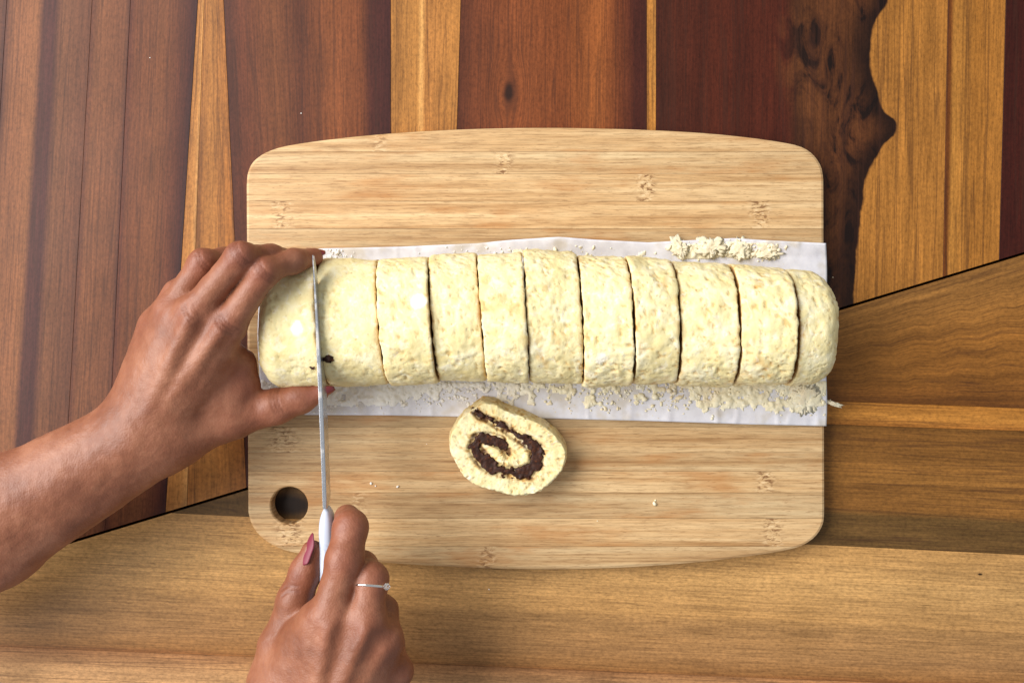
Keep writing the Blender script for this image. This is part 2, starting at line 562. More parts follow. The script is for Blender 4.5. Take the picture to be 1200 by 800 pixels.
PT = [(290, 296), (380, 291), (470, 289), (560, 285), (600, 281), (655, 277.5), (700, 281), (760, 284), (800, 282), (860, 279), (890, 281), (968, 285)]
PB = [(290, 478), (360, 486), (460, 486.5), (560, 488.5), (640, 490), (760, 493), (880, 497), (970, 499)]
paper_mat = NT("baking_paper")
ob = paper_mat.coord("Object")
pn = paper_mat.noise(ob, 120, 4, .6)
pcol = paper_mat.ramp(pn, [(.3, srgb(212, 209, 214)), (.7, srgb(229, 227, 231))])
grease = paper_mat.noise(ob, 38, 3, .6)
pcol = paper_mat.mix(paper_mat.math('MULTIPLY', paper_mat.sm(grease, .50, .66), .55), pcol, srgb(196, 182, 156))
paper_mat.bump(paper_mat.noise(ob, 260, 3, .6), .12, .0005)
paper_mat.set(pcol, .42, Specular_IOR_Level=.4)


def paper_mesh():
    nx, ny = 300, 90
    V = []
    u, v = np.meshgrid(np.linspace(0, 1, nx), np.linspace(0, 1, ny), indexing='ij')
    px = 303 + (968 - 303) * u + 1.2 * np.sin(v * 9)
    yt = lerp_tab(px.ravel(), PT).reshape(px.shape); yb = lerp_tab(px.ravel(), PB).reshape(px.shape)
    py = yt + (yb - yt) * v
    z = np.full(px.shape, BZ + .00025)
    X = PX(px, BZ); Y = PY(py, BZ)
    p3 = np.stack([X, Y, X * 0], -1)
    out = np.clip(np.maximum((312 - py) / 30, (py - 445) / 45), 0, 1)
    wr = np.clip(fbm(p3, 45, 3, 5) * .5 + .5, 0, 1)
    fold = np.abs(fbm(p3 * np.array([1.0, .35, 1]), 70, 2, 8))
    z += out * (wr * .0030 + (0.25 - np.minimum(fold, .25)) * .003)
    top = np.clip((300 - py) / 22, 0, 1)
    z += top * (.0022 + .0026 * np.exp(-((px - 655) / 55) ** 2) + .004 * np.clip((px - 880) / 90, 0, 1))
    X = PX(px, z); Y = PY(py, z)
    vt = np.stack([X, Y, z], -1).reshape(-1, 3)
    vb = vt.copy(); vb[:, 2] -= .00012
    idx = np.arange(nx * ny).reshape(nx, ny)
    q = np.stack([idx[:-1, :-1], idx[1:, :-1], idx[1:, 1:], idx[:-1, 1:]], -1).reshape(-1, 4)
    N = nx * ny
    F = [tuple(a) for a in q] + [tuple(a[::-1] + N) for a in q]
    rim = np.concatenate([idx[:, 0], idx[-1, 1:], idx[-2::-1, -1], idx[0, -2:0:-1]])
    for a, b in zip(rim, np.roll(rim, -1)):
        F.append((a, b, b + N, a + N))
    me = mesh("baking_paper", np.concatenate([vt, vb]), F)
    fix_normals(me)
    return me


paper = link("baking_paper", paper_mesh(), paper_mat.m)
tag(paper, "white sheet of baking paper spread between the sliced roll and the bamboo board", "baking paper")


# ------------------------------------------------------------------ dough
def dough_mat(name, face=False):
    t = NT(name)
    ob = t.coord("Object")
    n1 = t.noise(ob, 75, 5, .6)
    n2 = t.noise(ob, 330, 4, .65)
    col = t.ramp(n1, [(.30, srgb(230, 211, 150)), (.5, srgb(237, 222, 168)), (.70, srgb(243, 233, 194))])
    col = t.mix(t.math('MULTIPLY', t.sm(n2, .56, .70), .25), col, srgb(222, 192, 128))
    col = t.mix(t.math('MULTIPLY', t.attr("tan"), .95), col, srgb(204, 156, 84))
    pat = t.noise(ob, 160, 4, .7, .6)
    col = t.mix(t.math('MULTIPLY', t.sm(pat, .56, .66), .22), col, srgb(226, 196, 122))
    col = t.mix(t.math('MULTIPLY', t.sm(pat, .46, .36), .30), col, srgb(248, 246, 236))
    sp = t.voro(ob, 230)
    spk = t.math('MULTIPLY', t.sm(sp, .20, .12), t.sm(t.noise(ob, 120, 2), .53, .6))
    col = t.mix(t.math('MULTIPLY', spk, .40), col, srgb(186, 142, 74))
    col = t.mix(t.attr("flour"), col, srgb(246, 244, 244))
    col = t.mix(t.attr("brown"), col, srgb(70, 34, 20))
    hh = t.math('ADD', t.math('MULTIPLY', n2, 1.0), t.math('MULTIPLY', t.sm(sp, .0, .3), .45))
    t.bump(hh, .48, .0010)
    return t.set(col, .62, Specular_IOR_Level=.3)


DOUGH = dough_mat("dough")
LZ = BZ + .0004            # what the roll stands on
LH = .066                  # height of the roll
LT = [(290, 318), (340, 306), (375, 303), (440, 304), (500, 301), (560, 297.5), (620, 294.5), (660, 296), (740, 301), (800, 305), (850, 309), (920, 316), (975, 323), (990, 328)]
LB = [(290, 452), (320, 457), (350, 456), (450, 450), (510, 448), (570, 447), (620, 449), (685, 452.5), (745, 450), (800, 451), (870, 454), (930, 452), (985, 446)]
# slit px at mid, lean px over the log's width (positive = leans right towards the near side), gap half width in px
CUTS = [None, (371.0, 10, 1.0), (443, 12, .7), (505, 11, .6), (563.5, 12, .6), (617, 8, .6), (682.5, 7, .9), (742.5, 8, .9), (797.5, 6, 1.2), (867.5, 4, 1.4), (934.5, 3, 2.6), None]


def slice_mesh(i, seed):
    L = CUTS[i]; R = CUTS[i + 1]
    zt = LZ + LH * .96
    zs = LZ + LH * .50
    nphi, nt = 230, None
    lx = PX(L[0] + L[2] + .25, zt) if L else PX(317, zs)
    rx = PX(R[0] - R[2] - .25, zt) if R else PX(967, zs)
    ls = L[1] * .00027 if L else 0; rs = R[1] * .00027 if R else 0
    wid = rx - lx
    nt = max(14, int(wid / .0010))
    phi = np.linspace(0, 2 * np.pi, nphi, endpoint=False)
    hgt = LH * (1 + .03 * math.sin(seed * 2.7))
    ysh = [0, .0002, -.0006, .0005, -.0003, .0009, -.0009, .0006, -.0005, .0008, 0][i]
    tip = [0, .0, .010, -.012, .014, -.02, .026, -.018, .02, .03, -.02][i]
    # profile along the slice: rounded cut edges; domed free ends
    ts = np.linspace(0, 1, nt + 1)
    def prof(s):
        d0 = s * wid; d1 = (1 - s) * wid
        def f(d, free, cut):
            if free:
                r = .011
                q = np.clip(1 - d / r, 0, 1)
                return 1 - .20 * q ** 2.2
            r = .0022
            q = np.clip(1 - d / r, 0, 1)
            return 1 - .018 * q ** 2
        return f(d0, L is None, L) * f(d1, R is None, R)
    sc = prof(ts)
    rows = []
    # end cap rings + body rings
    caps = np.linspace(.06, 1, 16)[:-1]
    seq = [(0.0, c) for c in caps] + [(a, 1.0) for a in ts] + [(1.0, c) for c in caps[::-1]]
    V = np.zeros((len(seq), nphi, 3)); capm = np.zeros((len(seq), nphi))
    c, s = np.cos(phi), np.sin(phi)
    e = 2 / 2.25
    cy = np.sign(c) * np.abs(c) ** e; sz = np.sign(s) * np.abs(s) ** e
    for k, (a, cap) in enumerate(seq):
        x = lx + wid * a
        pxx = 600 + x / (S0 * (H - zs) / H)
        yt = PY(lerp_tab(pxx, LT), zs); yb = PY(lerp_tab(pxx, LB), zs)
        m = prof(np.array([a]))[0] * cap
        yc = (yt + yb) / 2; hw = (yt - yb) / 2
        y = yc + cy * hw * m
        z = LZ + hgt * .49 + sz * hgt * .51 * m
        z = np.where(z < LZ + .004, LZ + (z - LZ - .004) * .15 + .004, z)
        lean = -(ls * (1 - a) + rs * a)
        xx = x + lean * (y - yc) / hw + tip * 0
        y = y + ysh; z = LZ + (z - LZ) * (1 + tip * (a - .5) * 2)
        if cap < 1:
            bul = (1 - cap ** 2)
            free = (L is None and a == 0) or (R is None and a == 1)
            sg = -1 if a == 0 else 1
            xx = xx + sg * bul * (.0045 if free else -.0003)
        V[k, :, 0] = xx; V[k, :, 1] = y; V[k, :, 2] = z
        capm[k] = cap < 1
    P3 = V.reshape(-1, 3)
    # normals by finite differences
    du = np.gradient(V, axis=0); dv = (np.roll(V, -1, 1) - np.roll(V, 1, 1))
    N = np.cross(dv, du); N /= (np.linalg.norm(N, axis=2)[..., None] + 1e-12)
    cen = V.mean((0, 1))
    if ((V - cen) * N).sum() < 0: N = -N
    off = P3 + seed * 3.1
    ro = [.45, .55, .8, 1, .9, 1, 1.15, 1, 1.1, 1.1, .9][i]
    lump = fbm(off, 60, 2, 11) * .0013
    crag = fbm(off, 260, 4, 23) * .0008 * ro
    ridg = np.abs(fbm(off * np.array([1.4, .8, 1]), 120, 3, 31))
    crack = -smooth01(.05 - ridg, 0, .05) * .0009
    pit_n = fbm(off, 430, 2, 41)
    pit = -smooth01(pit_n, .34, .62) * .0008 * ro
    d = lump + crag + crack * (fbm(off, 40, 2, 77) > .0) + pit
    d = d.reshape(V.shape[:2])
    cm = capm.astype(bool)
    d = np.where(cm, d * .35, d)
    zz = V[..., 2]
    d = d * smooth01(zz, LZ + .002, LZ + .012)
    V2 = V + N * d[..., None]
    # ragged cut edges
    jag = (fbm(off, 230, 3, 61) * .0010).reshape(V.shape[:2])
    edge_w = np.zeros(len(seq))
    for k, (a, cap) in enumerate(seq):
        edge_w[k] = math.exp(-(min(a, 1 - a) * wid / .0022) ** 2) if cap == 1 else max(0, cap - .6)
        if cap == 1 and ((a < .5 and L is not None) or (a >= .5 and R is not None)):
            V2[k] = V[k] + (V2[k] - V[k]) * (1 - .55 * edge_w[k])
    V2[..., 0] += jag * edge_w[:, None] * np.where(np.array([q[0] for q in seq]) < .5, 1, -1)[:, None]
    V2[..., 2] = np.maximum(V2[..., 2], LZ)
    n0 = len(seq)
    idx = np.arange(n0 * nphi).reshape(n0, nphi)
    q = np.stack([idx[:-1], np.roll(idx[:-1], -1, 1), np.roll(idx[1:], -1, 1), idx[1:]], -1).reshape(-1, 4)
    F = [tuple(a) for a in q] + [tuple(idx[0][::-1]), tuple(idx[-1])]
    me = mesh("dough_slice", V2.reshape(-1, 3), F)
    fix_normals(me)
    tan = smooth01(pit_n, .34, .56) * .55 * ro + .55 * ro * smooth01(fbm(off, 55, 4, 91), .20, .50) * smooth01(fbm(off, 190, 3, 95), -.1, .4)
    el = np.repeat(edge_w[:, None], nphi, 1).reshape(-1)
    tan = tan + .45 * el * smooth01(fbm(off, 120, 3, 7), -.15, .35) + capm.reshape(-1) * np.repeat(np.array([.2 if ((L is None and q[0] < .5) or (R is None and q[0] >= .5)) else .9 for q in seq]), nphi)
    fl = np.zeros(len(P3)); br = np.zeros(len(P3))
    pp = V2.reshape(-1, 3)
    def spot(px, py, r):
        sx, sy, _ = P(px, py, zt)
        dd = np.hypot(pp[:, 0] - sx, pp[:, 1] - sy) + fbm(pp, 250, 2, 3) * .0022
        return smooth01(dd, r * 1.1, r * .6) * (pp[:, 2] > LZ + LH * .5)
    if i == 0: fl = spot(349, 386, .0044)
    if i == 2: fl = spot(491, 352, .005) * .8
    if i == 6: fl = spot(705, 420, .004) * .5
    # cinnamon swirl on the cut faces
    yc = V2[..., 1] - V2[..., 1].mean(); zc = V2[..., 2] - (LZ + hgt * .5)
    r = np.hypot(yc, zc); th = np.arctan2(zc, yc)
    ph = (r / .0125 - th / (2 * np.pi)) % 1.0
    sw = (smooth01(np.abs(ph - .5), .17, .10)) * (r < .028) * (r > .004)
    br = np.maximum(sw.reshape(-1), .22) * capm.reshape(-1)
    br *= not ((L is None) and False)
    if L is None: br[:len(caps) * nphi] = 0
    if R is None: br[-len(caps) * nphi:] = 0
    attr(me, "tan", np.clip(tan, 0, 1)); attr(me, "flour", fl); attr(me, "brown", br)
    return me


SL = ["rounded end piece of the dough roll held between fingers and thumb left of the knife",
      "wide smooth dough slice directly right of the knife blade",
      "dough slice with a white flour spot, second one right of the knife",
      "plain narrow dough slice, third one right of the knife",
      "narrowest dough slice, fourth one right of the knife",
      "wide speckled dough slice behind the lying swirl slice, fifth right of the knife",
      "cracked dough slice, sixth one right of the knife",
      "dough slice in the right half of the roll, fourth from its right end",
      "widest speckled dough slice in the right half, third from the right end of the roll",
      "dough slice with a curved right cut, next to the rounded right end of the roll",
      "rounded right end slice of the dough roll, overhanging the paper's right edge"]
for i in range(11):
    o = link("dough_slice", slice_mesh(i, i + 1), DOUGH)
    tag(o, SL[i], "dough slice", "slices of the filled dough roll")


# lying slice with its swirl
SP = [(556, 478), (565, 472), (579, 474), (594, 481), (612.5, 487.5), (631, 496), (648, 507), (657.5, 518), (663, 528), (662, 541), (656, 555), (644, 567), (631, 577), (616, 581), (597.5, 580),
      (581, 576), (562, 570), (545, 559), (534, 542), (528, 529), (527, 514), (532, 502), (541, 489)]
SW = [(556, 481, 3.0), (562, 487, 3.6), (570, 490, 3.0), (579, 495, 3.8), (590, 500, 4.4), (600, 507, 4.8), (610, 513, 5.0), (620, 518, 6.5), (628, 525, 8.0), (630, 536, 7.5), (627, 546, 7.5), (619, 553, 8.5),
      (606, 554, 6.5), (592, 553, 6.0), (579, 549, 7.5), (569, 542, 8.0), (561, 533, 8.0), (556, 524, 7.0), (560, 514, 6.0), (568, 512, 5.0), (577, 515, 6.5), (586, 518, 6.5), (592, 525, 5.0), (595, 534, 2.5)]
SW2 = [(566, 505, 3.0), (563, 514, 6.0), (572, 518, 7.0), (582, 519, 6.0), (588, 524, 4.0)]


def swirl_field(pts, X, Y, k):
    d = np.full(X.shape, 1.0)
    for (x0, y0, r0), (x1, y1, r1) in zip(pts[:-1], pts[1:]):
        ax, ay = PX(x0, k), PY(y0, k); bx, by = PX(x1, k), PY(y1, k)
        L2 = (bx - ax) ** 2 + (by - ay) ** 2
        t_ = np.clip(((X - ax) * (bx - ax) + (Y - ay) * (by - ay)) / L2, 0, 1)
        s = S0 * (H - k) / H
        d = np.minimum(d, np.hypot(X - ax - t_ * (bx - ax), Y - ay - t_ * (by - ay)) - (r0 + (r1 - r0) * t_ + .1) * s)
    return d


def lying_slice():
    thick = .0175
    zt = BZ + thick + .001
    poly = np.array([P(x, y, zt)[:2] for x, y in SP])
    out = resample(poly, 1500)
    n = len(out)
    c = np.array(P(594, 527, zt)[:2])
    seq = []     # (scale, z, shift)
    for s in np.linspace(.02, .965, 34): seq.append((s, zt, 0))
    for a in np.linspace(.15, 1.0, 5): seq.append((.965 + .035 * math.sin(a * 1.57), zt - .0022 * (1 - math.cos(a * 1.57)), 0))
    for b in np.linspace(0, 1, 14)[1:]:
        seq.append((1.0 + .025 * math.sin(b * 3.0), zt - .0022 - (thick - .0022) * b, b))
    V = np.zeros((len(seq), n, 3))
    for k, (s, z, b) in enumerate(seq):
        q = c + (out - c) * s
        V[k, :, 0] = q[:, 0] + .0006 * b; V[k, :, 1] = q[:, 1] + .0032 * b; V[k, :, 2] = z
    du = np.gradient(V, axis=0); dv = (np.roll(V, -1, 1) - np.roll(V, 1, 1))
    N = np.cross(dv, du); N /= (np.linalg.norm(N, axis=2)[..., None] + 1e-12)
    if N[10, :, 2].mean() < 0: N = -N
    P3 = V.reshape(-1, 3) + 5.5
    lump = fbm(P3, 90, 2, 3) * .0006; crag = fbm(P3, 420, 3, 5) * .0007
    pn = fbm(P3, 420, 2, 9)
    d = lump + crag - smooth01(pn, .32, .6) * .0009
    fsd = swirl_field(SW, V[..., 0], V[..., 1], zt)
    face = (np.arange(len(seq)) < 37)[:, None]
    sink = smooth01(.0012 - fsd, 0, .0012) * .0022 * face
    d = d.reshape(V.shape[:2]) - sink
    d = d * (V[..., 2] > BZ + .002)
    V2 = V + N * d[..., None]
    # stands partly on the paper: a slight tilt
    idx = np.arange(len(seq) * n).reshape(len(seq), n)
    q = np.stack([idx[:-1], np.roll(idx[:-1], -1, 1), np.roll(idx[1:], -1, 1), idx[1:]], -1).reshape(-1, 4)
    F = [tuple(a) for a in q] + [tuple(idx[0][::-1]), tuple(idx[-1])]
    me = mesh("swirl_slice", V2.reshape(-1, 3), F)
    fix_normals(me)
    tan = smooth01(pn, .22, .5) * .6
    side = smooth01(np.arange(len(seq)) * 1.0, 36, 42)[:, None] * np.ones((1, n))
    tan = tan + side.reshape(-1) * .35
    smn = smooth01(fbm(P3, 210, 3, 33), -.1, .35).reshape(V.shape[:2])
    stain = (smooth01(.0032 - fsd, 0, .003) * (.35 + .65 * smn) * face).reshape(-1)
    smud = (smooth01(.0016 - fsd, 0, .0012) * smn * face * .85).reshape(-1)
    attr(me, "tan", np.clip(tan + stain, 0, 1)); attr(me, "flour", np.zeros(len(P3)))
    attr(me, "brown", (smooth01(fbm(P3, 520, 2, 29), .44, .54).reshape(V.shape[:2]) * face * .35).reshape(-1) + smud)
    # filling: a crumbly brown ribbon, as deep as the cut shows
    g = .00045
    x0, x1 = PX(540, zt), PX(650, zt); y0, y1 = PY(570, zt), PY(472, zt)
    xs = np.arange(x0, x1, g); ys = np.arange(y0, y1, g)
    X, Y = np.meshgrid(xs, ys, indexing='ij')
    f = np.minimum(swirl_field(SW, X, Y, zt), swirl_field(SW2, X, Y, zt))
    p = np.stack([X, Y, X * 0], -1)
    f = f + fbm(p, 210, 3, 15) * .0030 + fbm(p, 560, 2, 16) * .0016
    # side blotch reaching right of the swirl
    blob = np.hypot(X - PX(638, zt), Y - PY(531, zt)) - .0016 + fbm(p, 500, 2, 18) * .0012
    f = np.minimum(f, blob)
    hz = zt - .0026 + smooth01(-f, 0, .0012) * .0021 + fbm(p, 300, 3, 17) * .0006 + fbm(p, 130, 2, 19) * .0005
    keep = f < 0
    kv = keep.copy()
    fc = keep[:-1, :-1] & keep[1:, :-1] & keep[1:, 1:] & keep[:-1, 1:]
    use = np.zeros_like(keep)
    for a in (0, 1):
        for b in (0, 1):
            use[a:a + fc.shape[0], b:b + fc.shape[1]] |= fc
    ids = -np.ones(keep.shape, int); ids[use] = np.arange(use.sum())
    vt = np.stack([X[use], Y[use], hz[use]], -1)
    vb = vt.copy(); vb[:, 2] = zt - .010
    M = len(vt)
    A = np.stack([ids[:-1, :-1], ids[1:, :-1], ids[1:, 1:], ids[:-1, 1:]], -1)[fc]
    F = [tuple(a) for a in A] + [tuple(a[::-1] + M) for a in A]
    from collections import Counter
    es = {}
    for a in A:
        for k in range(4):
            e = (a[k], a[(k + 1) % 4])
            es[e] = es.get(e, 0) + 1
    for (a, b) in es:
        if (b, a) not in es: F.append((a, a + M, b + M, b))
    me2 = mesh("filling", np.concatenate([vt, vb]), F)
    t = NT("brown_filling")
    ob = t.coord("Object")
    nn = t.noise(ob, 420, 4, .65)
    cc = t.ramp(nn, [(.3, srgb(36, 17, 9)), (.58, srgb(60, 29, 14)), (.78, srgb(122, 66, 28))])
    t.bump(t.noise(ob, 500, 3, .6), .3, .0006)
    t.set(cc, .55, Specular_IOR_Level=.3)
    o = link("swirl_slice", me, DOUGH)
    tag(o, "cut slice lying flat on the board with its dark brown swirl facing up", "dough slice")
    link("filling", me2, t.m, o)
    return t.m


FILL = lying_slice()


# ------------------------------------------------------------------ crumbs and smeared dough on the paper
def smear():
    g = .0008
    k = BZ
    xs = np.arange(PX(306, k), PX(968, k), g); ys = np.arange(PY(498, k), PY(279, k), g)
    X, Y = np.meshgrid(xs, ys, indexing='ij')
    px = 600 + X / (S0 * (H - k) / H); py = 400 - Y / (S0 * (H - k) / H)
    yb = lerp_tab(px.ravel(), PB).reshape(px.shape); yt = lerp_tab(px.ravel(), PT).reshape(px.shape)
    p = np.stack([X, Y, X * 0], -1)
    n = fbm(p, 240, 5, 51) * 1.25
    big = fbm(p, 34, 2, 53)
    near = smooth01(py, 440, 452) * smooth01(yb - 3 - py, 0, 16)
    bias = np.interp(px, [306, 400, 480, 540, 590, 640, 700, 780, 850, 900, 930, 968], [.30, .34, .30, .16, -.10, -.10, .12, .16, .26, .02, .30, .30])
    f1 = n * .9 + big * .4 + bias - .02 + .35 * smooth01(py, 470, 452) - .25 * smooth01(py, 474, 490)
    f1 = np.where(near > 0, f1 * near - (1 - near) * .3, -1)
    far = smooth01(306 - py, 0, 6) * smooth01(py - yt - 2, 0, 5)
    top = np.interp(px, [306, 380, 400, 640, 775, 800, 905, 920, 968], [-.3, .10, -.6, -.6, -.35, .42, .34, -.2, -.8])
    f2 = n * 1.0 + top + np.where(far > 0, 0, -2)
    f2 = np.where(far > 0, f2 * far - (1 - far) * .3, -1)
    f = np.maximum(f1, f2)
    h = smooth01(f, 0, .5) * (.0003 + .0011 * np.clip(fbm(p, 420, 4, 57) * 1.5 + .35, 0, 1.3)) + .0001
    keep = f > 0
    fc = keep[:-1, :-1] & keep[1:, :-1] & keep[1:, 1:] & keep[:-1, 1:]
    use = np.zeros_like(keep)
    for a in (0, 1):
        for b in (0, 1):
            use[a:a + fc.shape[0], b:b + fc.shape[1]] |= fc
    ids = -np.ones(keep.shape, int); ids[use] = np.arange(use.sum())
    return X, Y, h, use, ids, fc


# the paper's own height is needed under the smear and crumbs
from mathutils.bvhtree import BVHTree
_bv = BVHTree.FromPolygons([v.co[:] for v in paper.data.vertices], [p.vertices[:] for p in paper.data.polygons])


def paper_z(x, y):
    r = _bv.ray_cast((x, y, .2), (0, 0, -1))
    return r[0].z if r[0] else None


X, Y, h, use, ids, fc = smear()
V = []
for x, y, hh in zip(X[use], Y[use], h[use]):
    z = paper_z(x, y)
    V.append((x, y, (z if z is not None else BZ + .0003) + hh))
A = np.stack([ids[:-1, :-1], ids[1:, :-1], ids[1:, 1:], ids[:-1, 1:]], -1)[fc]
V = np.array(V); N0 = len(V)
vb = V.copy(); vb[:, 2] -= h[use] * .95
F = [tuple(a) for a in A] + [tuple(a[::-1] + N0) for a in A]
es = set()
for a in A:
    for k in range(4): es.add((a[k], a[(k + 1) % 4]))
for (a, b) in es:
    if (b, a) not in es: F.append((a, a + N0, b + N0, b))
VV = [np.concatenate([V, vb])]
FF = list(F)
cnt = 2 * N0


def icos():
    bm = bmesh.new(); bmesh.ops.create_icosphere(bm, subdivisions=1, radius=1)
    v = np.array([x.co[:] for x in bm.verts]); f = np.array([[q.index for q in x.verts] for x in bm.faces]); bm.free()
    return v, f


IV, IF = icos()


def crumb(x, y, z, r):
    global cnt
    v = IV * (1 + .45 * (rng.random((len(IV), 1)) - .5)) * r * np.array([rng.uniform(.7, 1.5), rng.uniform(.7, 1.5), rng.uniform(.5, .9)])
    a = rng.uniform(0, 6.28); ca, sa = math.cos(a), math.sin(a)
    v = np.stack([v[:, 0] * ca - v[:, 1] * sa, v[:, 0] * sa + v[:, 1] * ca, v[:, 2]], 1)
    v += np.array([x, y, z + r * .35])
    VV.append(v); FF.extend([tuple(q + cnt) for q in IF]); cnt += len(v)


for _ in range(3000):
    if rng.random() < .82:
        px = rng.uniform(306, 966); py = 449 + abs(rng.normal(0, 15))
        dens = np.interp(px, [306, 420, 540, 590, 640, 700, 860, 900, 930, 968], [1, 1, .75, .35, .25, .6, .9, .4, 1, .9])
        if py > lerp_tab(px, PB) - 2 or rng.random() > dens: continue
    else:
        c0 = [(395, 296, 10), (815, 293, 12), (842, 291, 12), (868, 295, 9), (897, 297, 10), (640, 297, 60), (560, 297, 30)][rng.choice(7, p=[.12, .22, .24, .16, .14, .06, .06])]
        px = rng.normal(c0[0], c0[2]); py = rng.normal(c0[1], 5)
        if py < lerp_tab(px, PT) + 2 or py > 312: continue
    x, y, _z = P(px, py, BZ)
    z = paper_z(x, y)
    if z is None: continue
    crumb(x, y, z, float(np.clip(rng.lognormal(-7.8, .6), .0002, .0020)))
for (px, py, r) in [(435, 566, .0009), (440, 569, .0006), (466, 570, .0010), (767, 590, .0014), (768, 586, .0006), (500, 520, .0004), (700, 610, .0004), (980, 470, .0008)]:
    x, y, _ = P(px, py, BZ); crumb(x, y, BZ if px < 966 else 0, r)
for (px, py, r) in [(573, 690, .0005), (976, 325, .0004), (176, 68, .0004), (353, 133, .0004)]:
    x, y, _ = P(px, py, 0); crumb(x, y, 0, r)
me = mesh("dough_crumbs", np.concatenate(VV), FF)
nV = len(me.vertices)
attr(me, "tan", .3 * smooth01(fbm(np.concatenate(VV), 60, 3, 5), .1, .5)); vv = np.concatenate(VV); attr(me, "flour", np.interp(vv[:, 0], [PX(560, BZ), PX(650, BZ)], [.75, .30])); attr(me, "brown", np.zeros(nV))
o = link("dough_crumbs", me, DOUGH)
tag(o, "pale dough crumbs and smears scattered over the baking paper", "crumbs", kind="stuff")


# larger scraps that can be told apart on the far strip of paper and past its right edge
def scrap(px, py, size, seed, label, stretch=(1, 1), base=None, ang=0.0):
    x, y, _ = P(px, py, BZ)
    z = base if base is not None else (paper_z(x, y) or BZ)
    bm = bmesh.new(); bmesh.ops.create_icosphere(bm, subdivisions=4, radius=1)
    v = np.array([q.co[:] for q in bm.verts])
    r = 1 + .9 * fbm(v + seed * 5, 1.9, 3, seed) + .7 * fbm(v + seed, 5.0, 3, seed + 4)
    r = np.maximum(r, .4)
    v = v * r[:, None]
    v[:, 2] = np.where(v[:, 2] < 0, v[:, 2] * .15, v[:, 2] * .16)
    v *= np.array([size * stretch[0], size * stretch[1], size])
    ca, sa = math.cos(ang), math.sin(ang)
    v = np.stack([v[:, 0] * ca - v[:, 1] * sa, v[:, 0] * sa + v[:, 1] * ca, v[:, 2]], 1)
    v[:, 2] -= v[:, 2].min()
    for q, c in zip(bm.verts, v): q.co = c
    me = bpy.data.meshes.new("dough_scrap"); bm.to_mesh(me); bm.free()
    n = len(me.vertices)
    attr(me, "tan", .3 * smooth01(fbm(v, 200, 3, 5), .0, .4)); attr(me, "flour", np.full(n, .30)); attr(me, "brown", np.zeros(n))
    o = link("dough_scrap", me, DOUGH)
    o.location = (x, y, z)
    tag(o, label, "dough scrap", "loose scraps of dough")
    return o


scrap(796, 291, .0042, 1, "curled dough scrap at the left of the crumb heap on the far paper strip", (1.1, 1.5), ang=.5)
scrap(832, 290, .0060, 2, "largest dough scrap on the far paper strip, middle of the crumb heap", (1.4, 1.0))
scrap(866, 293, .0052, 3, "ragged dough scrap on the far paper strip, right of the largest one", (1.1, 1.1))
scrap(899, 298, .0042, 4, "small dough scrap on the far paper strip nearest its right corner", (1.5, .8))
scrap(610, 296, .0030, 6, "tiny yellow dough scrap at the far side of the roll above its narrow slices", (1.8, .8))
scrap(942, 466, .0042, 7, "flat dough scrap under the right end slice on the near paper strip", (2.0, 2.6))
scrap(977, 473, .0024, 8, "thin shred of dough sticking out past the paper's right edge", (2.4, .5), base=BZ - .001, ang=-.25)


# ------------------------------------------------------------------ knife
def tube_rect(name, stations):
    """stations: list of (center, half x, half z top, ... ) -> ring lists of points"""
    V = []; F = []
    n = len(stations[0])
    for ring in stations: V += ring
    for j in range(len(stations) - 1):
        for k in range(n):
            F.append((j * n + k, j * n + (k + 1) % n, (j + 1) * n + (k + 1) % n, (j + 1) * n + k))
    F.append(tuple(range(n - 1, -1, -1))); F.append(tuple((len(stations) - 1) * n + k for k in range(n)))
    me = mesh(name, V, F); fix_normals(me)
    return me


knife = empty("kitchen_knife", P(381, 600, .074))
tag(knife, "thin steel kitchen knife with a white handle, edge down in the dough roll", "knife")
K0 = np.array(P(366.5, 299, .0835)); K1 = np.array(P(380.5, 596, .0760))
t = NT("brushed_steel")
ob = t.coord("Object")
rn = t.noise(t.mapping(ob, (60, 900, 900)), 1, 3, .6)
smr = t.sm(t.noise(ob, 90, 4, .65), .48, .70)
sc_ = t.mix(t.math('MULTIPLY', smr, .35), srgb(196, 198, 202), srgb(182, 164, 124))
t.bump(rn, .05, .0003)
t.set(sc_, t.math('ADD', t.math('MULTIPLY', smr, .3), .26), Metallic=.95)
STEEL = t.m
st = []
for s in np.linspace(0, 1, 40):
    c = K0 + (K1 - K0) * s
    c[0] += math.sin(s * math.pi) * .0006
    th = .0004 + .00085 * min(1, s * 2.2)
    ht = .004 + .014 * min(1, (s / .35)) ** .7 if s < .35 else .018
    if s > .97: ht = .018 - (s - .97) / .03 * .006
    st.append([(c[0] - th, c[1], c[2] - .0003), (c[0] - th * .6, c[1], c[2]), (c[0] + th * .6, c[1], c[2]), (c[0] + th, c[1], c[2] - .0003),
               (c[0] + th * .55, c[1], c[2] - ht * .6), (c[0] + .00008, c[1], c[2] - ht), (c[0] - .00008, c[1], c[2] - ht), (c[0] - th * .55, c[1], c[2] - ht * .6)])
link("blade", tube_rect("blade", st), STEEL, knife, smooth=False)
t = NT("white_plastic_handle")
ob = t.coord("Object")
t.bump(t.noise(ob, 300, 2), .05, .0003)
t.set(t.mix(t.sm(t.noise(ob, 160, 3, .6), .55, .7), srgb(196, 204, 220), srgb(172, 182, 202)), .38)
st = []
K2 = np.array(P(386.5, 792, .070))
prof = [(0, .0012, .0045), (.025, .0026, .0068), (.07, .0042, .0085), (.13, .0048, .0095), (.3, .0049, .0100), (.55, .0054, .0105), (.8, .0056, .0105), (.95, .0050, .0095), (1.0, .0032, .0065)]
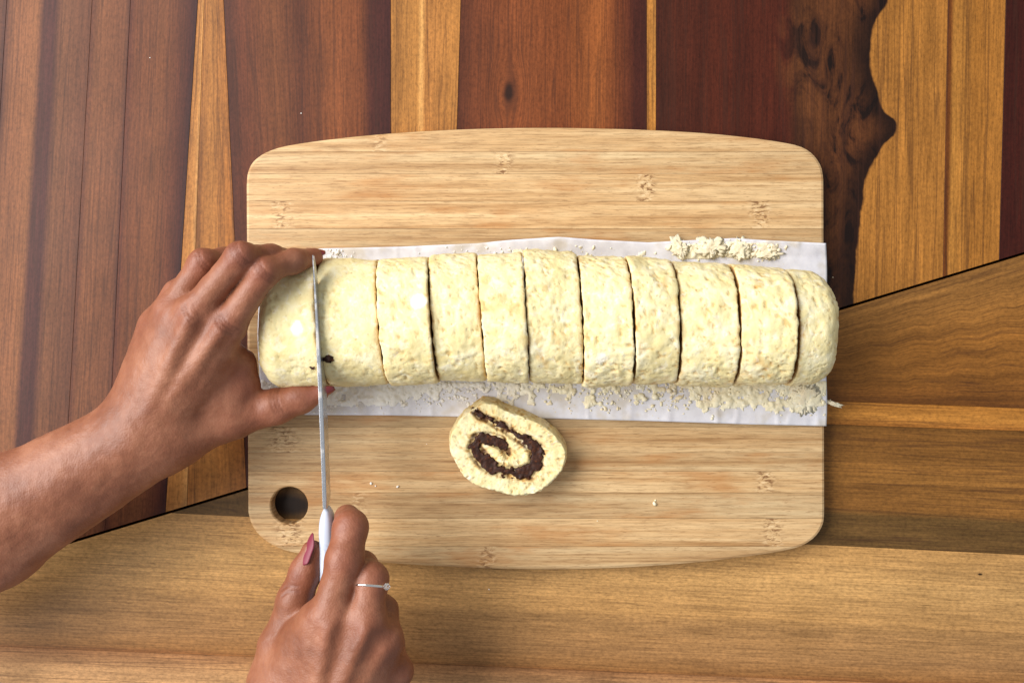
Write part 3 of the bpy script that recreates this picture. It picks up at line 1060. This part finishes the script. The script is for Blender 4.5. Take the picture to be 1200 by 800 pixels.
for s in np.linspace(0, 1, 36):
    c = K1 + (K2 - K1) * s
    hx = np.interp(s, [p[0] for p in prof], [p[1] for p in prof]); hz = np.interp(s, [p[0] for p in prof], [p[2] for p in prof])
    zc = c[2] - .0075
    st.append([(c[0] + hx * np.sign(math.cos(a)) * abs(math.cos(a)) ** .7, c[1] + .006 * 0, zc + hz * np.sign(math.sin(a)) * abs(math.sin(a)) ** .7) for a in np.linspace(0, 6.2832, 24, endpoint=False)])
link("handle", tube_rect("handle", st), t.m, knife)

# filling crumbs squeezed out beside the blade
for (px, py, r, lab) in [(384.5, 420, .0021, "dark brown speck of filling squeezed out right of the knife blade"), (366.5, 429, .0015, "dark brown speck of filling left of the knife blade")]:
    bm = bmesh.new(); bmesh.ops.create_icosphere(bm, subdivisions=3, radius=1)
    v = np.array([q.co[:] for q in bm.verts]); v *= (1 + .9 * fbm(v + px, 2.2, 3, 2))[:, None] * r * np.array([1.4, 1.1, .6])
    for q, c in zip(bm.verts, v): q.co = c
    me = bpy.data.meshes.new("filling_speck"); bm.to_mesh(me); bm.free()
    o = link("filling_speck", me, FILL)
    o.location = P(px, py, LZ + LH * (.915 if py < 425 else .90))
    tag(o, lab, "filling speck", "filling squeezed out by the knife")


# ------------------------------------------------------------------ hands
class Field:
    def __init__(self, lo, hi, vox):
        self.lo = np.array(lo); self.vox = vox
        n = np.ceil((np.array(hi) - self.lo) / vox).astype(int) + 1
        self.n = n
        self.ax = [self.lo[k] + np.arange(n[k]) * vox for k in range(3)]

    def new(self):
        return np.full(tuple(self.n), .05, np.float32)

    def box(self, a, b, m):
        lo = np.minimum(a, b) - m; hi = np.maximum(a, b) + m
        i0 = np.clip(np.floor((lo - self.lo) / self.vox).astype(int), 0, self.n - 1)
        i1 = np.clip(np.ceil((hi - self.lo) / self.vox).astype(int) + 1, 1, self.n)
        return tuple(slice(i0[k], i1[k]) for k in range(3))

    def cone(self, F, a, b, ra, rb, k):
        a = np.array(a, float); b = np.array(b, float)
        s = self.box(a, b, max(ra, rb) + k + .012)
        x = self.ax[0][s[0]][:, None, None]; y = self.ax[1][s[1]][None, :, None]; z = self.ax[2][s[2]][None, None, :]
        d = b - a; L2 = (d ** 2).sum() + 1e-12
        t_ = np.clip(((x - a[0]) * d[0] + (y - a[1]) * d[1] + (z - a[2]) * d[2]) / L2, 0, 1)
        q = np.sqrt((x - a[0] - t_ * d[0]) ** 2 + (y - a[1] - t_ * d[1]) ** 2 + (z - a[2] - t_ * d[2]) ** 2) - (ra + (rb - ra) * t_)
        F[s] = smin(F[s], q.astype(np.float32), k)


def smin(a, b, k):
    if k <= 0: return np.minimum(a, b)
    h = np.clip(.5 + .5 * (b - a) / k, 0, 1)
    return b + (a - b) * h - k * h * (1 - h)


def surface_nets(F, lo, vox):
    n = np.array(F.shape)
    ins = F < 0
    c = np.zeros(tuple(n - 1), np.uint8)
    for dx in (0, 1):
        for dy in (0, 1):
            for dz in (0, 1):
                c += ins[dx:n[0] - 1 + dx, dy:n[1] - 1 + dy, dz:n[2] - 1 + dz]
    act = (c > 0) & (c < 8)
    I = np.argwhere(act)
    ids = -np.ones(act.shape, np.int64); ids[act] = np.arange(len(I))
    acc = np.zeros((len(I), 3)); num = np.zeros(len(I))
    corners = [(a, b, d) for a in (0, 1) for b in (0, 1) for d in (0, 1)]
    val = {q: F[I[:, 0] + q[0], I[:, 1] + q[1], I[:, 2] + q[2]] for q in corners}
    for q in corners:
        for ax in range(3):
            if q[ax] == 0:
                r = list(q); r[ax] = 1; r = tuple(r)
                a, b = val[q], val[r]
                m = (a < 0) != (b < 0)
                t_ = np.where(m, a / np.where(m, a - b, 1), 0)
                p = np.tile(np.array(q, float), (len(I), 1)); p[:, ax] = t_
                acc[m] += p[m]; num[m] += 1
    V = (I + acc / num[:, None]) * vox + np.array(lo)
    quads = []
    for ax in range(3):
        u, v = (ax + 1) % 3, (ax + 2) % 3
        sl0 = [slice(None)] * 3; sl1 = [slice(None)] * 3
        sl0[ax] = slice(0, -1); sl1[ax] = slice(1, None)
        ch = ins[tuple(sl0)] != ins[tuple(sl1)]
        E = np.argwhere(ch)
        ok = (E[:, u] > 0) & (E[:, v] > 0) & (E[:, u] < n[u] - 1) & (E[:, v] < n[v] - 1)
        E = E[ok]
        fl = ins[E[:, 0], E[:, 1], E[:, 2]]
        def at(du, dv):
            Q = E.copy(); Q[:, u] -= du; Q[:, v] -= dv
            return ids[Q[:, 0], Q[:, 1], Q[:, 2]]
        q = np.stack([at(1, 1), at(0, 1), at(0, 0), at(1, 0)], 1)
        q[~fl] = q[~fl][:, ::-1]
        quads.append(q)
    return V, np.concatenate(quads)


def skin_mat():
    t = NT("skin")
    ob = t.coord("Object")
    big = t.noise(ob, 42, 4, .6)
    sm_ = t.noise(ob, 260, 3, .6)
    col = t.ramp(big, [(.30, srgb(118, 68, 44)), (.5, srgb(139, 85, 58)), (.70, srgb(158, 104, 76))])
    col = t.mix(t.math('MULTIPLY', t.sm(sm_, .50, .68), .25), col, srgb(128, 72, 50))
    col = t.mix(t.math('MULTIPLY', t.attr("red"), .42), col, srgb(150, 74, 58))
    col = t.mix(t.math('MULTIPLY', t.attr("crease"), .35), col, srgb(96, 48, 34))
    cell = t.voro(t.mapping(ob, (1, 1, 1)), 900, 'F1')
    h = t.math('ADD', t.math('MULTIPLY', cell, .5), t.math('MULTIPLY', t.noise(ob, 420, 3, .6), .9))
    t.bump(h, .34, .0006)
    t.set(col, t.math('ADD', .42, t.math('MULTIPLY', sm_, .18)), Specular_IOR_Level=.55)
    t.bsdf.inputs["Subsurface Weight"].default_value = .04
    t.bsdf.inputs["Subsurface Radius"].default_value = (.0045, .0018, .0010)
    t.bsdf.inputs["Subsurface Scale"].default_value = 1.0
    return t.m


SKIN = skin_mat()


def J(px, py, z, r):
    return (np.array(P(px, py, z)), r * .001)


def build_hand(name, palm, fingers, tendons, creases, reds, parent, vox=.0010, k_palm=.012):
    pts = [p for seg in palm for p in (seg[0], seg[1])] + [j for f in fingers for j in f]
    A = np.array([p[0] for p in pts]); Rr = np.array([p[1] for p in pts])
    lo = (A - Rr[:, None]).min(0) - .006; hi = (A + Rr[:, None]).max(0) + .006
    G = Field(lo, hi, vox)
    base = G.new()
    for seg in palm:
        k = seg[2] if len(seg) > 2 else k_palm
        G.cone(base, seg[0][0], seg[1][0], seg[0][1], seg[1][1], k)
    for (a, b) in tendons:
        G.cone(base, a[0], b[0], a[1], b[1], .005)
    tot = base.copy()
    for f in fingers:
        ff = G.new()
        for a, b in zip(f[:-1], f[1:]):
            G.cone(ff, a[0], b[0], a[1], b[1], .006)
        u = smin(base, ff, .0055)
        tot = smin(tot, u, .0008)
    V, Q = surface_nets(tot, lo, vox)
    # relax
    nV = len(V)
    e = np.concatenate([Q[:, [0, 1]], Q[:, [1, 2]], Q[:, [2, 3]], Q[:, [3, 0]]])
    deg = np.bincount(e[:, 0], minlength=nV) + np.bincount(e[:, 1], minlength=nV)
    def lap(V):
        s = np.zeros_like(V)
        for k in range(3):
            s[:, k] = np.bincount(e[:, 0], V[e[:, 1], k], nV) + np.bincount(e[:, 1], V[e[:, 0], k], nV)
        return s / deg[:, None]
    for _ in range(4):
        V = V + .6 * (lap(V) - V)
        V = V - .55 * (lap(V) - V)
    n = np.cross(V[Q[:, 2]] - V[Q[:, 0]], V[Q[:, 3]] - V[Q[:, 1]])
    N = np.zeros_like(V)
    for k in range(4):
        for c in range(3): N[:, c] += np.bincount(Q[:, k], n[:, c], nV)
    N /= np.linalg.norm(N, axis=1)[:, None] + 1e-12
    red = np.zeros(nV); cr = np.zeros(nV)
    for (p, r, s) in reds:
        red = np.maximum(red, s * np.exp(-((V - p) ** 2).sum(1) / r ** 2))
    dsp = fbm(V, 90, 2, 71) * .0004 + fbm(V, 300, 2, 73) * .00018
    for (poly, wd, dep) in creases:
        up = N[:, 2] > .05
        for a, b in zip(poly[:-1], poly[1:]):
            a = np.array(a); b = np.array(b)
            d = b - a
            t_ = np.clip(((V[:, :2] - a[:2]) @ d[:2]) / (d[:2] @ d[:2]), 0, 1)
            q = np.hypot(V[:, 0] - a[0] - t_ * d[0], V[:, 1] - a[1] - t_ * d[1])
            close = np.abs(V[:, 2] - (a[2] + b[2]) / 2) < .02
            g = np.exp(-(q / wd) ** 2) * up * close
            cr = np.maximum(cr, g)
    depm = max([c[2] for c in creases] + [0])
    V = V + N * (dsp - cr * depm)[:, None]
    me = mesh(name, V, Q)
    fix_normals(me)
    attr(me, "red", np.clip(red, 0, 1)); attr(me, "crease", np.clip(cr, 0, 1))
    return link(name, me, SKIN, parent)


def nail(parent, base, tip, up, width, mat, label=None, point=.35, curve=.55):
    base = np.array(base); tip = np.array(tip); up = np.array(up, float)
    d = tip - base; L = np.linalg.norm(d); d = d / L
    up = up - d * (up @ d); up /= np.linalg.norm(up)
    sd = np.cross(d, up)
    nu, nv = 13, 13
    V = []
    for lay in (0, -.0005):
        for i in range(nv):
            s = i / (nv - 1)
            w_ = width * .5 * (1 - (1 - math.sqrt(max(0, 1 - (1 - min(s / .18, 1)) ** 2))) * .45)
            if s > .55: w_ *= max(.05, 1 - ((s - .55) / .45) ** 1.8 * (1 - point))
            for j in range(nu):
                a = (j / (nu - 1) - .5) * 2
                arc = width * .5 * curve * (1 - math.cos(a * w_ / (width * .5) * 1.2))
                p = base + d * L * s + sd * a * w_ - up * (arc - lay) - up * (.0016 * (s - .35) ** 2)
                V.append(p)
    F = []
    n = nu * nv
    for i in range(nv - 1):
        for j in range(nu - 1):
            a = i * nu + j
            F.append((a, a + 1, a + nu + 1, a + nu)); F.append((a + n, a + nu + n, a + nu + 1 + n, a + 1 + n))
    rim = [j for j in range(nu)] + [i * nu + nu - 1 for i in range(1, nv)] + [(nv - 1) * nu + j for j in range(nu - 2, -1, -1)] + [i * nu for i in range(nv - 2, 0, -1)]
    for a, b in zip(rim, rim[1:] + rim[:1]): F.append((a, b, b + n, a + n))
    me = mesh("fingernail", V, F); fix_normals(me)
    o = link("fingernail", me, mat, parent)
    if label: o["label"] = label
    return o


t = NT("mauve_nail_polish"); t.set(srgb(128, 50, 66), .42, Specular_IOR_Level=.4); NAIL = t.m
t = NT("maroon_nail_polish"); t.set(srgb(122, 40, 42), .25, Coat_Weight=.5); NAIL_D = t.m

person = empty("person", P(330, 800, .05))
tag(person, "person with bare forearms and painted nails holding the dough roll and cutting it", "person")

# left hand, holding the end of the roll
wl = .064
palm = [
    (J(148, 502, wl, 17), J(0, 577, .068, 20)), (J(0, 577, .068, 20), J(-170, 662, .075, 23)),
    (J(176, 533, wl - .004, 16), J(0, 640, .066, 22)), (J(0, 640, .066, 22), J(-170, 742, .072, 25)),
    (J(160, 516, wl + .003, 17), J(-40, 625, .074, 22)),
    (J(190, 506, .066, 14), J(266, 382, .084, 10.5)),
    (J(172, 500, .069, 14), J(226, 370, .087, 10.2)),
    (J(158, 497, .068, 13), J(200, 366, .079, 9.6)),
    (J(144, 498, .062, 12), J(183, 382, .066, 9.6)),
    (J(160, 515, .066, 17), J(205, 514, .060, 15)),
    (J(200, 512, .060, 16), J(272, 489, .056, 13)),
    (J(235, 440, .066, 13), J(272, 455, .060, 12)),
    (J(255, 410, .072, 11), J(283, 425, .062, 8.5), .010),
    (J(262, 470, .058, 12), J(286, 452, .057, 8), .010),
]
fingers = [
    [J(268, 380, .084, 9.8), J(309, 319, .092, 7.7), J(344, 306, .076, 6.6), J(368, 301, .061, 5.6)],
    [J(226, 368, .086, 9.6), J(282, 301, .096, 7.9), J(318, 301, .076, 6.8), J(338, 304, .058, 6.2)],
    [J(200, 364, .077, 9.2), J(238, 308, .081, 7.5), J(264, 306, .066, 7.4), J(280, 310, .050, 6.2)],
    [J(183, 382, .066, 9.6), J(207, 344, .064, 7.2), J(232, 322, .050, 6.8), J(250, 322, .036, 5.6)],
    [J(272, 489, .056, 12.5), J(324, 476, .054, 10.2), J(352, 467, .053, 8.8), J(374, 459, .053, 6.2)],
]
tend = [(J(185, 490, .0795, 3.0), J(258, 388, .0942, 3.0)), (J(172, 488, .0815, 2.8), J(223, 375, .0968, 3.0)), (J(160, 486, .080, 2.4), J(199, 371, .0875, 2.6))]
cre = []
def crs(px, py, z, dx, dy, bow, n=3, sp=4.0, wd=.0008):
    """short wrinkle lines across a finger: centre px, half span (dx,dy) px"""
    L = math.hypot(dx, dy); nx_, ny_ = -dy / L, dx / L
    for k in range(n):
        o_ = (k - (n - 1) / 2) * sp
        cre.append(([P(px + dx * s + nx_ * (o_ + bow * (1 - s * s)), py + dy * s + ny_ * (o_ + bow * (1 - s * s)), z) for s in (-1, -.5, 0, .5, 1)], wd, .00055))
crs(309, 317, .10, 9, 11, 2, 3, 3.5)
crs(282, 298, .10, 8, 12, 2, 3, 4)
crs(238, 307, .09, 8, 11, 2, 2, 4)
crs(266, 380, .094, 9, 9, 2, 3, 4.5)
crs(222, 366, .096, 6, 9, 2, 2, 4.5)
crs(324, 470, .064, 4, 13, 2, 3, 4)
reds = [(fingers[k][1][0] + np.array([0, 0, .006]), .011, .55) for k in range(4)] + [(fingers[k][0][0] + np.array([0, 0, .008]), .011, .35) for k in range(4)] \
     + [(fingers[k][-1][0], .013, .8) for k in range(5)] + [(fingers[4][1][0], .02, .5), (np.array(P(295, 440, .06)), .022, .6)]
left = build_hand("left_arm", palm, fingers, tend, cre, reds, person)
left["label"] = "left hand and forearm reaching over the end of the roll"
f = fingers[0]
nail(left, f[3][0] + np.array([-.004, .0046, .0028]), f[3][0] + np.array([.0070, .0038, -.0010]), (.15, .8, .6), .0085, NAIL_D, "dark maroon nail of the index finger")
f = fingers[4]
nail(left, f[3][0] + np.array([-.003, -.0040, .0040]), f[3][0] + np.array([.0105, .0018, .0030]), (.2, -.7, .7), .0088, NAIL_D, "dark maroon nail of the thumb")

# right hand, round the knife handle
cre = []
palm = [
    (J(378, 880, .082, 21), J(360, 1060, .085, 25)), (J(350, 880, .076, 19), J(335, 1060, .078, 24)), (J(410, 880, .076, 17), J(400, 1060, .08, 22)),
    (J(362, 870, .084, 15), J(386, 722, .094, 11.0)),
    (J(382, 870, .086, 15), J(429, 726, .094, 10.6)),
    (J(400, 870, .082, 14), J(452, 750, .087, 9.8)),
    (J(412, 870, .074, 14), J(464, 786, .074, 9.4)),
    (J(345, 870, .072, 16), J(321, 800, .068, 13.0)),
    (J(321, 800, .068, 13.0), J(325, 757, .068, 11.0)),
    (J(345, 800, .078, 13), J(370, 728, .088, 10.5)),
    (J(340, 790, .076, 12), J(352, 745, .080, 9)),
]
fingers = [
    [J(386, 722, .094, 11.0), J(404, 655, .092, 10.2), J(411, 618, .085, 9.3), J(407, 606, .070, 8.0)],
    [J(429, 726, .094, 10.6), J(434, 679, .088, 9.6), J(425, 664, .070, 8.4), J(404, 668, .058, 7.4)],
    [J(452, 750, .087, 9.8), J(447, 716, .070, 9.0), J(432, 700, .054, 8.0), J(408, 708, .050, 7.0)],
    [J(464, 786, .074, 9.4), J(456, 752, .058, 8.2), J(436, 744, .046, 7.2), J(414, 750, .046, 6.2)],
    [J(326, 757, .068, 11.0), J(346, 702, .069, 10.2), J(358, 670, .070, 8.8), J(366, 645, .071, 6.6)],
]
tend = [(J(368, 830, .099, 2.6), J(386, 735, .1045, 2.6)), (J(388, 830, .100, 2.6), J(428, 738, .1045, 2.8)), (J(402, 835, .0955, 2.4), J(450, 760, .0965, 2.4))]
crs(340, 692, .078, 10, -3, -3, 2, 6, .0007)
reds = [(fingers[0][1][0] + np.array([0, 0, .007]), .012, .5), (fingers[0][2][0], .016, .7), (fingers[1][1][0], .013, .7), (fingers[4][2][0], .014, .7), (fingers[4][3][0], .012, .6)] + \
       [(fingers[k][0][0] + np.array([0, 0, .008]), .012, .35) for k in range(4)]
right = build_hand("right_arm", palm, fingers, tend, cre, reds, person)
right["label"] = "right hand gripping the white knife handle"
f = fingers[4]
nail(right, P(352, 660, .0775), P(365, 624, .0748), (-.80, -.25, .55), .0105, NAIL, "mauve pointed thumbnail", point=.12)

# ring on the right middle finger
ring = empty("finger_ring", fingers[1][1][0])
tag(ring, "thin silver ring with a small clear stone on the right hand", "ring")
t = NT("polished_silver"); t.set(srgb(236, 232, 226), .16, Metallic=1.0); SILVER = t.m
t = NT("clear_stone"); t.set(srgb(240, 240, 245), .05, Transmission_Weight=.8, IOR=2.0); STONE = t.m
a = fingers[1][0][0]; b = fingers[1][1][0]
ax = (b - a) / np.linalg.norm(b - a)
c = a + (b - a) * .86
up = np.array([0, 0, 1.0]); e1 = np.cross(ax, up); e1 /= np.linalg.norm(e1); e2 = np.cross(e1, ax)
R_, r_ = .0105, .00075
V = []; F = []
n, m = 72, 10
for i in range(n):
    th = 2 * math.pi * i / n
    rad = e1 * math.cos(th) + e2 * math.sin(th)
    cc = c + rad * R_
    for j in range(m):
        q = 2 * math.pi * j / m
        V.append(cc + rad * r_ * math.cos(q) + ax * r_ * 1.15 * math.sin(q))
for i in range(n):
    for j in range(m):
        F.append((i * m + j, i * m + (j + 1) % m, ((i + 1) % n) * m + (j + 1) % m, ((i + 1) % n) * m + j))
me = mesh("band", V, F); fix_normals(me)
link("band", me, SILVER, ring)
sdir = e1 * math.cos(.55) + e2 * math.sin(.55)
sc0 = c + sdir * (R_ + .0012)
def gem(name, center, axis, rads, mat, parent):
    axis = axis / np.linalg.norm(axis)
    s1 = np.cross(axis, ax); s1 /= np.linalg.norm(s1); s2 = np.cross(axis, s1)
    V = []; F = []; n = 10
    for (h_, r0) in rads:
        for i in range(n):
            q = 2 * math.pi * i / n
            V.append(center + axis * h_ + (s1 * math.cos(q) + s2 * math.sin(q)) * r0)
    for k in range(len(rads) - 1):
        for i in range(n): F.append((k * n + i, k * n + (i + 1) % n, (k + 1) * n + (i + 1) % n, (k + 1) * n + i))
    F.append(tuple(range(n))[::-1]); F.append(tuple((len(rads) - 1) * n + i for i in range(n)))
    me = mesh(name, V, F); fix_normals(me)
    return link(name, me, mat, parent, smooth=False)
gem("setting", sc0 - sdir * .0008, sdir, [(-.0006, .0007), (.0, .0010), (.0010, .0022), (.0014, .0022)], SILVER, ring)
gem("stone", sc0 + sdir * .0006, sdir, [(-.0004, .0005), (.0008, .0021), (.0015, .0015)], STONE, ring)
